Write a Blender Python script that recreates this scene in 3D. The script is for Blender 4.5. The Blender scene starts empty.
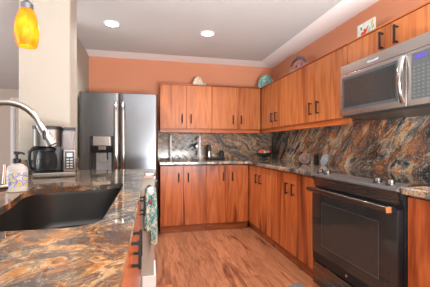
import bpy, bmesh, math, random
from mathutils import Vector, Matrix, noise as mnoise
R = math.radians
random.seed(7)
S = bpy.context.scene
C = S.collection

# ------------------------------------------------------------------ camera
cd = bpy.data.cameras.new('camera'); cam = bpy.data.objects.new('camera', cd); C.objects.link(cam)
cam.location = (0, 0, 1.13); cam.rotation_euler = (R(90), 0, R(-12.76))
cd.sensor_width = 36; cd.lens = 287 / 430 * 36; cd.shift_y = 1.5 / 430; cd.clip_start = 0.01
S.camera = cam
# ------------------------------------------------------------------ world, exposure
W = bpy.data.worlds.new('world'); S.world = W; W.use_nodes = True
bg = W.node_tree.nodes['Background']; bg.inputs[0].default_value = (.95, .98, 1.0, 1); bg.inputs[1].default_value = 0.8
S.view_settings.view_transform = 'Standard'; S.view_settings.look = 'None'
S.view_settings.gamma = 1; S.view_settings.use_curve_mapping = False
S.view_settings.exposure = 0.72
# ------------------------------------------------------------------ large lights
def area(name, loc, rot, sx, sy, power, col=(1, .96, .9)):
    l = bpy.data.lights.new(name, 'AREA'); l.shape = 'RECTANGLE'; l.size = sx; l.size_y = sy
    l.energy = power; l.color = col
    o = bpy.data.objects.new(name, l); C.objects.link(o); o.location = loc; o.rotation_euler = rot
    return o
area('rear_fill', (1.5, -2.7, 1.15), (R(100), 0, 0), .75, 2.0, 18, (.95, .98, 1))  # added fill light behind the camera, no window stands there
area('left_fill', (-4.8, 1.5, 1.2), (R(112), 0, R(-90)), 3.5, 2.2, 105, (.95, .98, 1))  # unseen fill added on the open left side to brighten the rooms
area('upward_fill', (.75, -1.0, .7), (R(174), 0, 0), 1.0, 1.4, 270, (.90, .97, 1))  # invented upward fill behind the camera, brightens the ceiling

# ------------------------------------------------------------------ node helpers
class NT:
    def __init__(s, name):
        s.m = bpy.data.materials.new(name); s.m.use_nodes = True
        s.t = s.m.node_tree; s.n = s.t.nodes; s.b = s.n['Principled BSDF']
    def node(s, typ, **kw):
        n = s.n.new(typ)
        for k, v in kw.items(): setattr(n, k, v)
        return n
    def link(s, a, b): s.t.links.new(a, b)
    def obj(s): return s.node('ShaderNodeTexCoord').outputs['Object']
    def mapping(s, vec, scale=(1, 1, 1), rot=(0, 0, 0), loc=(0, 0, 0)):
        n = s.node('ShaderNodeMapping'); n.inputs['Scale'].default_value = scale
        n.inputs['Rotation'].default_value = rot; n.inputs['Location'].default_value = loc
        s.link(vec, n.inputs[0]); return n.outputs[0]
    def axes(s, vec, a, b, c, sa, sb, sc):
        outs = []
        for ax, sc_ in ((a, sa), (b, sb), (c, sc)):
            d = s.node('ShaderNodeVectorMath', operation='DOT_PRODUCT'); s.link(vec, d.inputs[0])
            v = Vector(ax).normalized() * sc_; d.inputs[1].default_value = v; outs.append(d.outputs['Value'])
        k = s.node('ShaderNodeCombineXYZ')
        for i in range(3): s.link(outs[i], k.inputs[i])
        return k.outputs[0]
    def noise(s, vec, scale, detail=4, rough=.55, dist=0, w=None):
        n = s.node('ShaderNodeTexNoise'); n.inputs['Scale'].default_value = scale
        n.inputs['Detail'].default_value = detail; n.inputs['Roughness'].default_value = rough
        n.inputs['Distortion'].default_value = dist
        if vec is not None: s.link(vec, n.inputs['Vector'])
        if w is not None:
            n.noise_dimensions = '4D'; s.link(w, n.inputs['W'])
        return n
    def ramp(s, fac, stops, interp='LINEAR'):
        n = s.node('ShaderNodeValToRGB'); cr = n.color_ramp; cr.interpolation = interp
        while len(cr.elements) < len(stops): cr.elements.new(.5)
        for e, (p, c) in zip(cr.elements, stops):
            e.position = p; e.color = (*c, 1) if len(c) == 3 else c
        s.link(fac, n.inputs[0]); return n.outputs[0]
    def mix(s, fac, a, b, mode='MIX'):
        n = s.node('ShaderNodeMix', data_type='RGBA', blend_type=mode)
        for inp, v in ((n.inputs[0], fac), (n.inputs[6], a), (n.inputs[7], b)):
            if hasattr(v, 'links'): s.link(v, inp)
            elif isinstance(v, tuple): inp.default_value = (*v, 1) if len(v) == 3 else v
            else: inp.default_value = v
        return n.outputs[2]
    def math(s, op, a, b=0.0):
        n = s.node('ShaderNodeMath', operation=op)
        for i, v in enumerate((a, b)):
            if hasattr(v, 'links'): s.link(v, n.inputs[i])
            else: n.inputs[i].default_value = v
        return n.outputs[0]
    def bump(s, h, strength, dist=.002):
        n = s.node('ShaderNodeBump'); n.inputs['Strength'].default_value = strength; n.inputs['Distance'].default_value = dist
        s.link(h, n.inputs['Height']); s.link(n.outputs[0], s.b.inputs['Normal'])
    def set(s, **kw):
        for k, v in kw.items():
            i = s.b.inputs[k.replace('_', ' ')]
            if hasattr(v, 'links'): s.link(v, i)
            else: i.default_value = (*v, 1) if isinstance(v, tuple) and len(v) == 3 else v
        return s.m

def plain(name, col, rough=.5, metal=0.0, var=.06, scale=30, **kw):
    t = NT(name); n = t.noise(t.obj(), scale, 3)
    lo = tuple(c * (1 - var) for c in col); hi = tuple(min(1, c * (1 + var)) for c in col)
    return t.set(Base_Color=t.ramp(n.outputs[0], [(.35, lo), (.65, hi)]), Roughness=rough, Metallic=metal, **kw)

def paint(name, col, strength=.25, scale=160):
    t = NT(name); n = t.noise(t.obj(), scale, 3); t.bump(n.outputs[0], strength, .003)
    n2 = t.noise(t.obj(), 1.2, 2)
    return t.set(Base_Color=t.ramp(n2.outputs[0], [(.3, tuple(c * .97 for c in col)), (.7, tuple(min(1, c * 1.03) for c in col))]), Roughness=.75)

def wood(name, axis='Z', tint=1.0, cols=None):
    t = NT(name); v = t.obj()
    rnd = t.node('ShaderNodeObjectInfo').outputs['Random']
    w = t.math('MULTIPLY', rnd, 37.0)
    sc = {'Z': (1, 1, .1), 'Y': (1, .1, 1), 'X': (.1, 1, 1)}[axis]
    vm = t.mapping(v, sc)
    big = t.noise(vm, 7.5, 3, .5, .6, w)
    fine = t.noise(t.mapping(v, tuple(x if x == 1 else .04 for x in sc)), 90, 3, .6, .2, w)
    cols = cols or [(.27, (.085, .016, .006)), (.38, (.25, .052, .015)), (.47, (.47, .125, .034)), (.55, (.36, .085, .023)), (.63, (.52, .15, .042)), (.74, (.30, .065, .018))]
    base = t.ramp(big.outputs[0], [(p, tuple(x * tint for x in c)) for p, c in cols])
    fr = t.ramp(fine.outputs[0], [(.35, (.74, .70, .66)), (.6, (1, 1, 1))])
    return t.set(Base_Color=t.mix(.55, base, fr, 'MULTIPLY'), Roughness=.27, Specular_IOR_Level=.4)

BLK = (.012, .012, .013); CHAR = (.05, .046, .042); GRY = (.23, .21, .19); LG = (.46, .42, .36)
ORG = (.50, .20, .075); RUST = (.30, .095, .035); TAN = (.58, .37, .21); CRM = (.72, .62, .50)
def granite(name, along, perp, norm, sa, sb, stops, alt=None, speck=.5, warp=.5, rough=.06, seed=0.0, spscale=110, grad=0.0, bias=0.0, spec=.42):
    t = NT(name); v = t.obj()
    a = t.axes(v, along, perp, norm, sa, sb, sa)
    a = t.mapping(a, loc=(seed, seed * .7, seed * 1.3))
    wn = t.noise(a, 1.3, 3, .5)
    off = t.node('ShaderNodeVectorMath', operation='MULTIPLY_ADD')
    t.link(wn.outputs['Color'], off.inputs[0]); off.inputs[1].default_value = (warp,) * 3; t.link(a, off.inputs[2])
    n1 = t.noise(off.outputs[0], 1.5, 7, .62, .7)
    base = t.ramp(n1.outputs[0], stops)
    if alt:
        big = t.noise(t.mapping(a, loc=(9, 4, 2)), .55, 4, .6, .8)
        fac = t.math('ADD', big.outputs[0], bias)
        if grad:
            sp_ = t.node('ShaderNodeSeparateXYZ'); t.link(v, sp_.inputs[0])
            fac = t.math('ADD', fac, t.math('MULTIPLY', t.math('MAXIMUM', t.math('ADD', sp_.outputs[1], .1) if grad > 0 else t.math('SUBTRACT', -.15, sp_.outputs[1]), 0.0), abs(grad)))
        base = t.mix(t.ramp(fac, [(.465, (0, 0, 0)), (.54, (1, 1, 1))]), base, t.ramp(n1.outputs[0], alt))
    n2 = t.noise(t.mapping(off.outputs[0], loc=(5, 3, 1)), 2.6, 6, .65, .9)
    vein = t.ramp(n2.outputs[0], [(.43, (0, 0, 0)), (.475, (1, 1, 1)), (.50, (1, 1, 1)), (.545, (0, 0, 0))])
    base = t.mix(t.math('MULTIPLY', vein, .75), base, CHAR)
    sp = t.noise(v, spscale, 4, .7)
    base = t.mix(t.math('MULTIPLY', t.ramp(sp.outputs[0], [(.53, (0, 0, 0)), (.62, (1, 1, 1))]), speck), base, BLK)
    sp2 = t.noise(t.mapping(v, loc=(3, 1, 2)), spscale * .8, 3, .7)
    base = t.mix(t.math('MULTIPLY', t.ramp(sp2.outputs[0], [(.58, (0, 0, 0)), (.66, (1, 1, 1))]), speck * .8), base, LG)
    return t.set(Base_Color=base, Roughness=rough, Specular_IOR_Level=spec)

def steel(name, col=(.48, .48, .49), rough=.3, axis='Z'):
    t = NT(name); sc = {'Z': (14, 14, .4), 'X': (.4, 14, 14), 'Y': (14, .4, 14)}[axis]
    n = t.noise(t.mapping(t.obj(), sc), 4, 3)
    rr = t.ramp(n.outputs[0], [(.3, (rough * .96,) * 3), (.7, (rough * 1.04,) * 3)])
    return t.set(Base_Color=t.ramp(n.outputs[0], [(.3, tuple(c * .96 for c in col)), (.7, col)]), Roughness=rr, Metallic=1.0)

M = {}
UP = [(.27, (.14, .032, .010)), (.38, (.32, .088, .026)), (.47, (.45, .145, .046)), (.56, (.36, .10, .031)), (.63, (.48, .16, .052)), (.74, (.32, .088, .027))]
M['wood'] = wood('wood_door'); M['wood_up'] = wood('wood_wall_door', cols=UP); M['wood_h'] = wood('wood_rail', 'X', .95); M['wood_hy'] = wood('wood_rail_side', 'Y', .95)
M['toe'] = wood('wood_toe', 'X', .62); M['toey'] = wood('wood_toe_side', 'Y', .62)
M['black'] = plain('black_metal', (.008, .007, .007), .5, Specular_IOR_Level=.25)
M['blackp'] = plain('black_plastic', (.010, .010, .012), .42, Specular_IOR_Level=.3)
M['glass_blk'] = plain('black_glass', (.024, .023, .022), .04, Specular_IOR_Level=.55)
M['win_blk'] = plain('smoked_window', (.034, .031, .029), .07)
M['orange'] = paint('terracotta_paint', (.58, .232, .125), .12)
M['cream'] = paint('cream_paint', (.40, .362, .305), .9, 70)
M['living'] = paint('living_paint', (.62, .52, .45), .2)
M['ceil'] = paint('ceiling_paint', (.60, .61, .605), .5, 60)
M['white'] = paint('white_trim', (.90, .90, .89), .05)
M['steel'] = steel('brushed_steel', (.20, .207, .225), .25)
M['steel_cf'] = steel('coffee_steel', (.15, .14, .13), .38, 'X')
M['steel_side'] = steel('fridge_side', (.25, .26, .28), .4)
M['steel_mw'] = steel('microwave_steel', (.60, .56, .54), .25, 'Y')
M['bsteel'] = steel('black_stainless', (.22, .185, .17), .27, 'Y')
M['chrome'] = plain('satin_nickel', (.33, .32, .30), .24, 1.0)
M['bright'] = plain('bright_chrome', (.75, .74, .73), .12, 1.0)
M['knob'] = plain('knob_metal', (.14, .13, .12), .3, 1.0)
M['wire'] = plain('silver_wire', (.50, .52, .56), .4, .0)

stR = [(.30, BLK), (.37, CHAR), (.43, GRY), (.47, RUST), (.51, ORG), (.55, TAN), (.58, LG), (.62, CHAR), (.70, BLK)]
stD = [(.30, BLK), (.42, (.02, .02, .021)), (.47, CHAR), (.51, (.12, .12, .12)), (.54, TAN), (.56, CHAR), (.61, RUST), (.65, BLK), (.72, GRY)]
M['gr_right'] = granite('granite_right', (0, -1, .95), (0, .95, 1), (1, 0, 0), 1.15, 3.5, stR, stD, .75, .75, .10, 2.0, 90, -.12, -.05)
stB = [(.30, CHAR), (.37, (.12, .11, .10)), (.42, (.30, .28, .25)), (.47, (.36, .19, .11)), (.52, (.55, .36, .22)), (.57, (.42, .33, .25)), (.62, (.50, .25, .12)), (.67, (.16, .15, .14)), (.73, BLK)]
M['gr_back'] = granite('granite_back', (1, 0, -.7), (.7, 0, 1), (0, 1, 0), 2.2, 4.6, stB, None, .5, .5, .14, 5.0, 90)
stP = [(.34, BLK), (.40, (.06, .055, .05)), (.44, (.10, .035, .012)), (.48, (.20, .072, .018)), (.53, (.29, .12, .034)), (.56, (.36, .23, .12)), (.60, (.17, .06, .017)), (.66, CHAR), (.72, GRY)]
stG = [(.32, BLK), (.40, CHAR), (.45, (.05, .046, .042)), (.49, (.12, .10, .08)), (.535, (.34, .26, .18)), (.57, (.06, .055, .05)), (.62, (.34, .15, .06)), (.68, CHAR)]
M['gr_pen'] = granite('granite_peninsula', (1, .35, 0), (-.35, 1, 0), (0, 0, 1), 3.6, 4.0, stP, stG, .3, 1.0, .05, 14.0, 150, .13, -.06, .2)
M['gr_top'] = granite('granite_worktop', (0, 1, 0), (1, 0, 0), (0, 0, 1), 3.0, 5.0, [(.33, BLK), (.42, CHAR), (.48, GRY), (.53, (.34, .18, .09)), (.57, TAN), (.61, GRY), (.68, BLK)], None, .7, .5, .06, 3.0, 80)

def floor_mat():
    t = NT('plank_floor'); v = t.obj()
    vm = t.mapping(v, (1, 1, 1), (0, 0, R(90)))
    br = t.node('ShaderNodeTexBrick'); t.link(vm, br.inputs['Vector'])
    br.offset = .37; br.inputs['Scale'].default_value = 1; br.inputs['Brick Width'].default_value = 1.2
    br.inputs['Row Height'].default_value = .125; br.inputs['Mortar Size'].default_value = .0012
    br.inputs['Color1'].default_value = (0, 0, 0, 1); br.inputs['Color2'].default_value = (1, 1, 1, 1); br.inputs['Mortar'].default_value = (.5, .5, .5, 1)
    bw = t.node('ShaderNodeRGBToBW'); t.link(br.outputs['Color'], bw.inputs[0])
    w = t.math('MULTIPLY', bw.outputs[0], 23.0)
    g = t.noise(t.mapping(v, (1, .12, 1)), 13, 5, .6, 1.1, w)
    f = t.noise(t.mapping(v, (1, .05, 1)), 90, 3, .6, .2, w)
    base = t.ramp(g.outputs[0], [(.30, (.13, .038, .016)), (.40, (.34, .120, .056)), (.50, (.56, .235, .120)), (.60, (.42, .160, .076)), (.72, (.62, .28, .15))])
    base = t.mix(.8, base, t.ramp(f.outputs[0], [(.35, (.62, .56, .52)), (.6, (1, 1, 1))]), 'MULTIPLY')
    base = t.mix(t.math('MULTIPLY', br.outputs['Fac'], .75), base, (.10, .035, .018))
    tone = t.ramp(bw.outputs[0], [(0, (.72, .70, .68)), (1, (.95, .93, .92))])
    return t.set(Base_Color=t.mix(1.0, base, tone, 'MULTIPLY'), Roughness=.32)
M['floor'] = floor_mat()

# ------------------------------------------------------------------ mesh helpers
WLOC = {}
def wl(o): return WLOC.get(o.name, Vector(o.location)) if o else Vector((0, 0, 0))
class MB:
    def __init__(s, T=None): s.bm = bmesh.new(); s.T = T
    def v(s, p):
        p = Vector(p)
        return s.bm.verts.new(s.T(p) if s.T else p)
    def face(s, vs):
        try: return s.bm.faces.new(vs)
        except ValueError: return None
    def box(s, x0, x1, y0, y1, z0, z1, bev=0.0, seg=2):
        vs = [s.v((x, y, z)) for x in (x0, x1) for y in (y0, y1) for z in (z0, z1)]
        fs = [s.face([vs[i] for i in q]) for q in ((0, 1, 3, 2), (4, 6, 7, 5), (0, 4, 5, 1), (2, 3, 7, 6), (0, 2, 6, 4), (1, 5, 7, 3))]
        if bev:
            es = list({e for f in fs for e in f.edges})
            bmesh.ops.bevel(s.bm, geom=es, offset=bev, segments=seg, affect='EDGES', profile=.5)
        return s
    def prism(s, pts, lo, hi, axis='Z', bev=0.0):
        def P(a, b, c): return {'Z': (a, b, c), 'Y': (a, c, b), 'X': (c, a, b)}[axis]
        A = [s.v(P(a, b, lo)) for a, b in pts]; B = [s.v(P(a, b, hi)) for a, b in pts]
        n = len(pts); fs = [s.face(A[::-1]), s.face(B)]
        for i in range(n): fs.append(s.face([A[i], A[(i + 1) % n], B[(i + 1) % n], B[i]]))
        if bev:
            es = list({e for f in fs[:2] for e in f.edges})
            bmesh.ops.bevel(s.bm, geom=es, offset=bev, segments=2, affect='EDGES', profile=.5)
        return s
    def rings(s, rings, cap=True, closed=False):
        rs = [[s.v(p) for p in r] for r in rings]; n = len(rs[0])
        for a, b in zip(rs, rs[1:]):
            for i in range(n): s.face([a[i], a[(i + 1) % n], b[(i + 1) % n], b[i]])
        if closed:
            for i in range(n): s.face([rs[-1][i], rs[-1][(i + 1) % n], rs[0][(i + 1) % n], rs[0][i]])
        elif cap: s.face(rs[0][::-1]); s.face(rs[-1])
        return s
    def lathe(s, prof, c=(0, 0, 0), n=24, axis='Z', cap=True, sx=1.0, sy=1.0):
        out = []
        for r, h in prof:
            ring = []
            for i in range(n):
                a = 2 * math.pi * i / n; x, y = r * math.cos(a) * sx, r * math.sin(a) * sy
                p = {'Z': (x, y, h), 'Y': (x, h, y), 'X': (h, x, y)}[axis]
                ring.append(Vector(c) + Vector(p))
            out.append(ring)
        return s.rings(out, cap)
    def cyl(s, c, r, h, n=20, axis='Z'): return s.lathe([(r, 0), (r, h)], c, n, axis)
    def tube(s, path, r, n=10, closed=False):
        path = [Vector(p) for p in path]; rr = r if isinstance(r, (list, tuple)) else [r] * len(path)
        rings = []; up = None; L = len(path)
        for i, p in enumerate(path):
            if closed: t = (path[(i + 1) % L] - path[i - 1]).normalized()
            else: t = (path[min(i + 1, L - 1)] - path[max(i - 1, 0)]).normalized()
            if up is None:
                up = Vector((0, 0, 1)) if abs(t.z) < .9 else Vector((1, 0, 0))
            up = (up - t * up.dot(t)).normalized(); sd = t.cross(up)
            rings.append([p + (up * math.cos(2 * math.pi * k / n) + sd * math.sin(2 * math.pi * k / n)) * rr[i] for k in range(n)])
        return s.rings(rings, True, closed)
    def bar(s, a, b, w, bev=0): return s.tube([a, b], w, 8)
    def ball(s, c, rx, ry=None, rz=None, seg=16):
        ry = ry or rx; rz = rz or rx
        return s.lathe([(max(.001, math.sin(math.pi * i / 10)), -math.cos(math.pi * i / 10)) for i in range(11)], (0, 0, 0), seg) if False else s._ball(c, rx, ry, rz, seg)
    def _ball(s, c, rx, ry, rz, seg):
        rings = []
        for i in range(11):
            a = math.pi * i / 10; k = max(.01, math.sin(a))
            rings.append([Vector(c) + Vector((rx * k * math.cos(2 * math.pi * j / seg), ry * k * math.sin(2 * math.pi * j / seg), -rz * math.cos(a))) for j in range(seg)])
        return s.rings(rings)
    def build(s, name, mat, parent=None, sharp=35, bevel=0.0, **props):
        bm = s.bm
        bmesh.ops.recalc_face_normals(bm, faces=bm.faces)
        co = [v.co for v in bm.verts]
        c = Vector(((min(p.x for p in co) + max(p.x for p in co)) / 2, (min(p.y for p in co) + max(p.y for p in co)) / 2, min(p.z for p in co)))
        bmesh.ops.translate(bm, verts=bm.verts, vec=-c)
        me = bpy.data.meshes.new(name); bm.to_mesh(me); bm.free()
        for p in me.polygons: p.use_smooth = True
        me.set_sharp_from_angle(angle=R(sharp))
        me.materials.append(mat)
        o = bpy.data.objects.new(name, me); C.objects.link(o)
        WLOC[o.name] = c
        if parent: o.parent = parent; o.location = c - wl(parent)
        else: o.location = c
        if bevel:
            b = o.modifiers.new('bevel', 'BEVEL'); b.width = bevel; b.segments = 3; b.limit_method = 'ANGLE'; b.angle_limit = R(50)
        wn_ = o.modifiers.new('normals', 'WEIGHTED_NORMAL'); wn_.keep_sharp = True; wn_.weight = 80
        for k, v in props.items(): o[k] = v
        return o
def thing(name, loc, label, cat, group=None):
    o = bpy.data.objects.new(name, None); C.objects.link(o); o.location = loc; o.empty_display_size = .05
    WLOC[o.name] = Vector(loc); o['label'] = label; o['category'] = cat
    if group: o['group'] = group
    return o
def tag(o, label, cat, group=None):
    o['label'] = label; o['category'] = cat
    if group: o['group'] = group
    return o
def struct(name, mb, mat): return mb.build(name, mat, kind='structure')

# ------------------------------------------------------------------ the setting
CZ = 2.395
struct('floor', MB().box(-5.2, 2.05, -2.8, 7.5, -.06, 0), M['floor'])
struct('ceiling', MB().box(-5.2, 2.05, -2.8, 7.5, CZ, CZ + .08), M['ceil'])
struct('wall_back', MB().box(-.95, 2.05, 4.28, 4.40, 0, CZ), M['orange'])
struct('wall_right', MB().box(1.915, 2.05, -2.8, 4.28, 0, CZ), M['orange'])
struct('wall_left', MB().box(-.95, -.83, 3.2, 4.28, 0, CZ), M['cream'])
struct('wall_column', MB().box(-.974, -.612, 2.45, 2.67, 0, CZ, .012, 3), M['cream'])
struct('wall_peninsula', MB().box(-.60, .03, 2.32, 2.62, 0, .873), M['cream'])
struct('wall_front', MB().box(-5.2, 2.05, -2.95, -2.81, 0, CZ), M['cream'])  # unseen wall behind the camera, put in for the fridge to reflect
struct('wall_living', MB().box(-5.2, -.95, 7.35, 7.5, 0, CZ), M['living'])
# sloping white crown between ceiling and the terracotta walls
cr = MB()
zl, zh = 2.366, CZ
cr.prism([(4.279, zl), (4.279, zh), (4.07, zh)], -.83, 1.914, 'X')
struct('trim_1', cr, M['white'])
cr = MB()
A = [(1.914, zl), (1.914, zh), (1.64, zh)]
v0 = [cr.v((x, -2.8, z)) for x, z in A]
v1 = [cr.v((x, 4.279 - (0 if x > 1.9 else .209), z)) for x, z in A]
cr.face(v0); cr.face(v1[::-1])
for i in range(3): cr.face([v0[i], v0[(i + 1) % 3], v1[(i + 1) % 3], v1[i]])
struct('trim_2', cr, M['white'])
bb = MB(); bb.box(-.058, .03, 2.305, 2.3195, 0, .10); bb.box(.0305, .046, 2.305, 2.62, 0, .10)
struct('baseboard_peninsula', bb, M['white'])
# doorway casing and door far away in the living room
dm = MB(); dm.box(-3.06, -2.97, 7.31, 7.349, 0, 2.2); dm.box(-3.02, -2.99, 7.29, 7.31, 0, 2.2); dm.box(-2.97, -1.9, 7.31, 7.349, 2.11, 2.2); dm.box(-1.99, -1.9, 7.31, 7.349, 0, 2.11)
struct('trim_3', dm, M['white'])
d1 = struct('door_1', MB().box(-2.965, -1.995, 7.32, 7.348, .01, 2.105), plain('door_paint', (.66, .58, .5), .5))
MB().ball((-2.06, 7.30, 1.0), .03).build('door_knob', M['chrome'], d1)

# ------------------------------------------------------------------ cabinets
def frame(ox, oy, ud, nd):
    ud = Vector(ud); nd = Vector(nd)
    return lambda p: Vector((ox, oy, 0)) + ud * p.x + nd * p.y + Vector((0, 0, p.z))
def handle(T, u, n, z0, z1, parent, horiz=False):
    m = MB(T)
    m.box(u - .0068, u + .0068, n + .024, n + .035, z0, z1, .0015, 1)
    for z in (z0 + .012, z1 - .012): m.box(u - .0045, u + .0045, n, n + .026, z - .005, z + .005)
    return m.build('handle', M['black'], parent, label='black bar handle')
def cabinet(name, label, T, w, depth, z0, z1, hz, rail=False, toe=False, body=None, mats=('wood', 'wood_h', 'toe'), split=None, group=None, hoff=.06, single=None, u0=0.0, hollow=False):
    base = T(Vector((w / 2, -depth / 2, 0 if toe else z0)))
    t = thing(name, base, label, 'cabinet', group)
    b0, b1 = body or (u0, w)
    bm_ = MB(T); A0, A1, B0, B1, Z0, Z1 = b0 + .001, b1 - .001, -depth + .004, -.021, z0 + .004, z1 - .006
    if hollow:
        bm_.box(A0, A0 + .018, B0, B1, Z0, Z1); bm_.box(A1 - .018, A1, B0, B1, Z0, Z1); bm_.box(A0, A1, B0, B0 + .018, Z0, Z1); bm_.box(A0, A1, B0, B1, Z0, Z0 + .018)
        bm_.box(A0, A1, B1 - .02, B1, Z1 - .10, Z1); bm_.box((A0 + A1) / 2 - .02, (A0 + A1) / 2 + .02, B1 - .02, B1, Z0, Z1)
    else: bm_.box(A0, A1, B0, B1, Z0, Z1)
    bm_.build('body', M['wood'], t)
    split = split or (w + u0) / 2
    WM = M['wood'] if toe else M['wood_up']
    spans = [(u0 + .002, split - .0015), (split + .0015, w - .002)]
    if single: spans = [(u0 + .002, w - .002)]
    for k, (a, b) in enumerate(spans):
        d = MB(T); d.box(a, b, -.02, 0, z0, z1 - .012, .0025, 2)
        d = d.build('door', WM, t)
        hu = (b - hoff) if k == 0 else (a + hoff)
        handle(T, hu, 0, hz[0], hz[1], d)
    if rail:
        r = MB(T); r.box(b0 + .002, b1 - .002, -.045, -.022, z0 - .055, z0 + .003); r.build('light_rail', M[mats[1]], t)
    p = MB(T); p.box(b0 + .001, b1 - .001, -depth + .004, .004, z1 - .0055, z1 + .004)
    if not toe: p.build('top_panel', M[mats[1]], t)
    else: p.bm.free()
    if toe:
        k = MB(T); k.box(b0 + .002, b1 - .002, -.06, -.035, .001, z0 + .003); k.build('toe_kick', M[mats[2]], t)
    return t
U0, U1 = 1.36, 1.965
Tb = lambda x: frame(x, 3.95, (1, 0, 0), (0, -1, 0))
cabinet('wall_cabinet', 'wooden two-door wall cabinet nearest the fridge on the back wall', Tb(.133), .719, .325, U0, U1, (1.43, 1.555), True, group='wall cabinets')
cabinet('wall_cabinet', 'wooden two-door wall cabinet on the back wall reaching into the corner', Tb(.854), .725, .325, U0, U1, (1.43, 1.555), True, group='wall cabinets')
Ur = lambda y: frame(1.585, y, (0, -1, 0), (-1, 0, 0))
cabinet('wall_cabinet', 'wooden two-door wall cabinet on the right wall next to the corner', Ur(3.935), .92, .325, U0, U1, (1.43, 1.555), True, body=(-.34, .92), mats=('wood', 'wood_hy', 'toey'), group='wall cabinets', u0=.0)
cabinet('wall_cabinet', 'wooden two-door wall cabinet on the right wall just left of the microwave', Ur(3.012), .945, .325, U0, U1, (1.43, 1.555), True, mats=('wood', 'wood_hy', 'toey'), group='wall cabinets')
cabinet('wall_cabinet', 'short wooden wall cabinet above the microwave', Ur(2.064), .82, .325, 1.775, U1, (1.795, 1.918), False, split=.432, mats=('wood', 'wood_hy', 'toey'), group='wall cabinets')
BZ = .872
Bb = lambda x: frame(x, 3.69, (1, 0, 0), (0, -1, 0))
cabinet('base_cabinet', 'wooden two-door base cabinet beside the fridge under the wine rack', Bb(.126), .588, .585, .10, BZ, (.655, .77), toe=True, group='base cabinets')
cabinet('base_cabinet', 'wooden two-door base cabinet at the right end of the back run', Bb(.716), .585, .585, .10, BZ, (.655, .77), toe=True, group='base cabinets')
Br = lambda y: frame(1.305, y, (0, -1, 0), (-1, 0, 0))
cabinet('base_cabinet', 'wooden two-door base cabinet at the corner end of the right run', Br(3.685), .755, .605, .10, BZ, (.655, .77), toe=True, body=(-.585, .755), mats=('wood', 'wood_hy', 'toey'), group='base cabinets')
cabinet('base_cabinet', 'wooden two-door base cabinet directly left of the range', Br(2.93), .865, .605, .10, BZ, (.655, .77), toe=True, mats=('wood', 'wood_hy', 'toey'), group='base cabinets')
cabinet('base_cabinet', 'wooden base cabinet on the near right side of the range', Br(1.235), .80, .605, .10, BZ, (.655, .77), toe=True, mats=('wood', 'wood_hy', 'toey'), group='base cabinets')
Pn = lambda y: frame(-.065, y, (0, 1, 0), (1, 0, 0))
cabinet('base_cabinet', 'wooden sink base cabinet under the peninsula top, handles in a close pair', Pn(.74), 1.04, .60, .10, BZ, (.68, .785), toe=True, hollow=True, split=.40, mats=('wood', 'wood_hy', 'toey'), group='base cabinets')
cabinet('base_cabinet', 'wooden base cabinet under the peninsula top next to the hanging towel', Pn(1.782), .51, .60, .10, BZ, (.655, .77), toe=True, mats=('wood', 'wood_hy', 'toey'), group='base cabinets')
cabinet('base_cabinet', 'wooden base cabinet under the near end of the peninsula top', Pn(-.05), .785, .60, .10, BZ, (.655, .77), toe=True, mats=('wood', 'wood_hy', 'toey'), group='base cabinets')

# ------------------------------------------------------------------ granite worktops and backsplashes
def chaikin(pts, it=2):
    for _ in range(it):
        q = []
        for i in range(len(pts)):
            a = pts[i]; b = pts[(i + 1) % len(pts)]
            q += [(a[0] * .75 + b[0] * .25, a[1] * .75 + b[1] * .25), (a[0] * .25 + b[0] * .75, a[1] * .25 + b[1] * .75)]
        pts = q
    return pts
def slab(outer, hole, z0, z1):
    m = MB(); bm = m.bm; edges = []
    for loop in [outer] + ([hole] if hole else []):
        vs = [bm.verts.new((x, y, z1)) for x, y in loop]
        for i in range(len(vs)): edges.append(bm.edges.new((vs[i], vs[(i + 1) % len(vs)])))
    r = bmesh.ops.triangle_fill(bm, use_beauty=True, use_dissolve=False, edges=edges)
    fs = [f for f in bm.faces]
    e = bmesh.ops.extrude_face_region(bm, geom=fs)
    bmesh.ops.translate(bm, verts=[v for v in e['geom'] if isinstance(v, bmesh.types.BMVert)], vec=(0, 0, z0 - z1))
    return m
SINK = chaikin([(-.135, .815), (-.135, 1.0), (-.138, 1.4), (-.140, 1.735), (-.215, 1.662), (-.37, 1.64), (-.49, 1.615), (-.553, 1.54), (-.562, 1.45), (-.535, 1.33), (-.505, 1.18), (-.505, 1.06), (-.53, .94), (-.52, .82), (-.35, .815)], 2)
pen = [(-1.25, -.6), (-.046, -.6), (-.046, .6), (-.046, 2.245), (-.038, 2.265), (-.02, 2.272), (.025, 2.272), (.040, 2.28), (.046, 2.30), (.046, 2.63), (.030, 2.66), (-.604, 2.66), (-.604, 2.443), (-1.25, 2.443)]
WT = tag(slab(pen, SINK, .888, .914).build('worktop', M['gr_pen'], bevel=.006), 'orange and grey polished granite worktop on the peninsula around the sink', 'worktop')
ccx, ccy = -.33, 1.26
slab([(-1.22, -.57), (-.062, -.57), (-.062, 2.29), (.026, 2.30), (.026, 2.63), (-.595, 2.63), (-.595, 2.425), (-1.22, 2.425)], [(ccx + (x - ccx) * 1.09, ccy + (y - ccy) * 1.06) for x, y in SINK], .8745, .8878).build('underlay', M['wood'], WT)
Lp = [(.112, 4.262), (.112, 3.65), (1.225, 3.65), (1.265, 3.61), (1.265, 2.066), (1.895, 2.066), (1.895, 4.262)]
tag(slab(Lp, None, .876, .914).build('worktop', M['gr_top'], bevel=.008), 'L-shaped granite worktop along the back and right walls up to the range', 'worktop')
tag(slab([(1.262, 1.236), (1.895, 1.236), (1.895, .43), (1.262, .43)], None, .876, .914).build('worktop', M['gr_top'], bevel=.008), 'short granite worktop on the near side of the range', 'worktop')
tag(MB().box(.112, 1.894, 4.264, 4.2795, .9, 1.358).build('backsplash', M['gr_back']), 'full-height granite backsplash slab on the back wall', 'backsplash')
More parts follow.
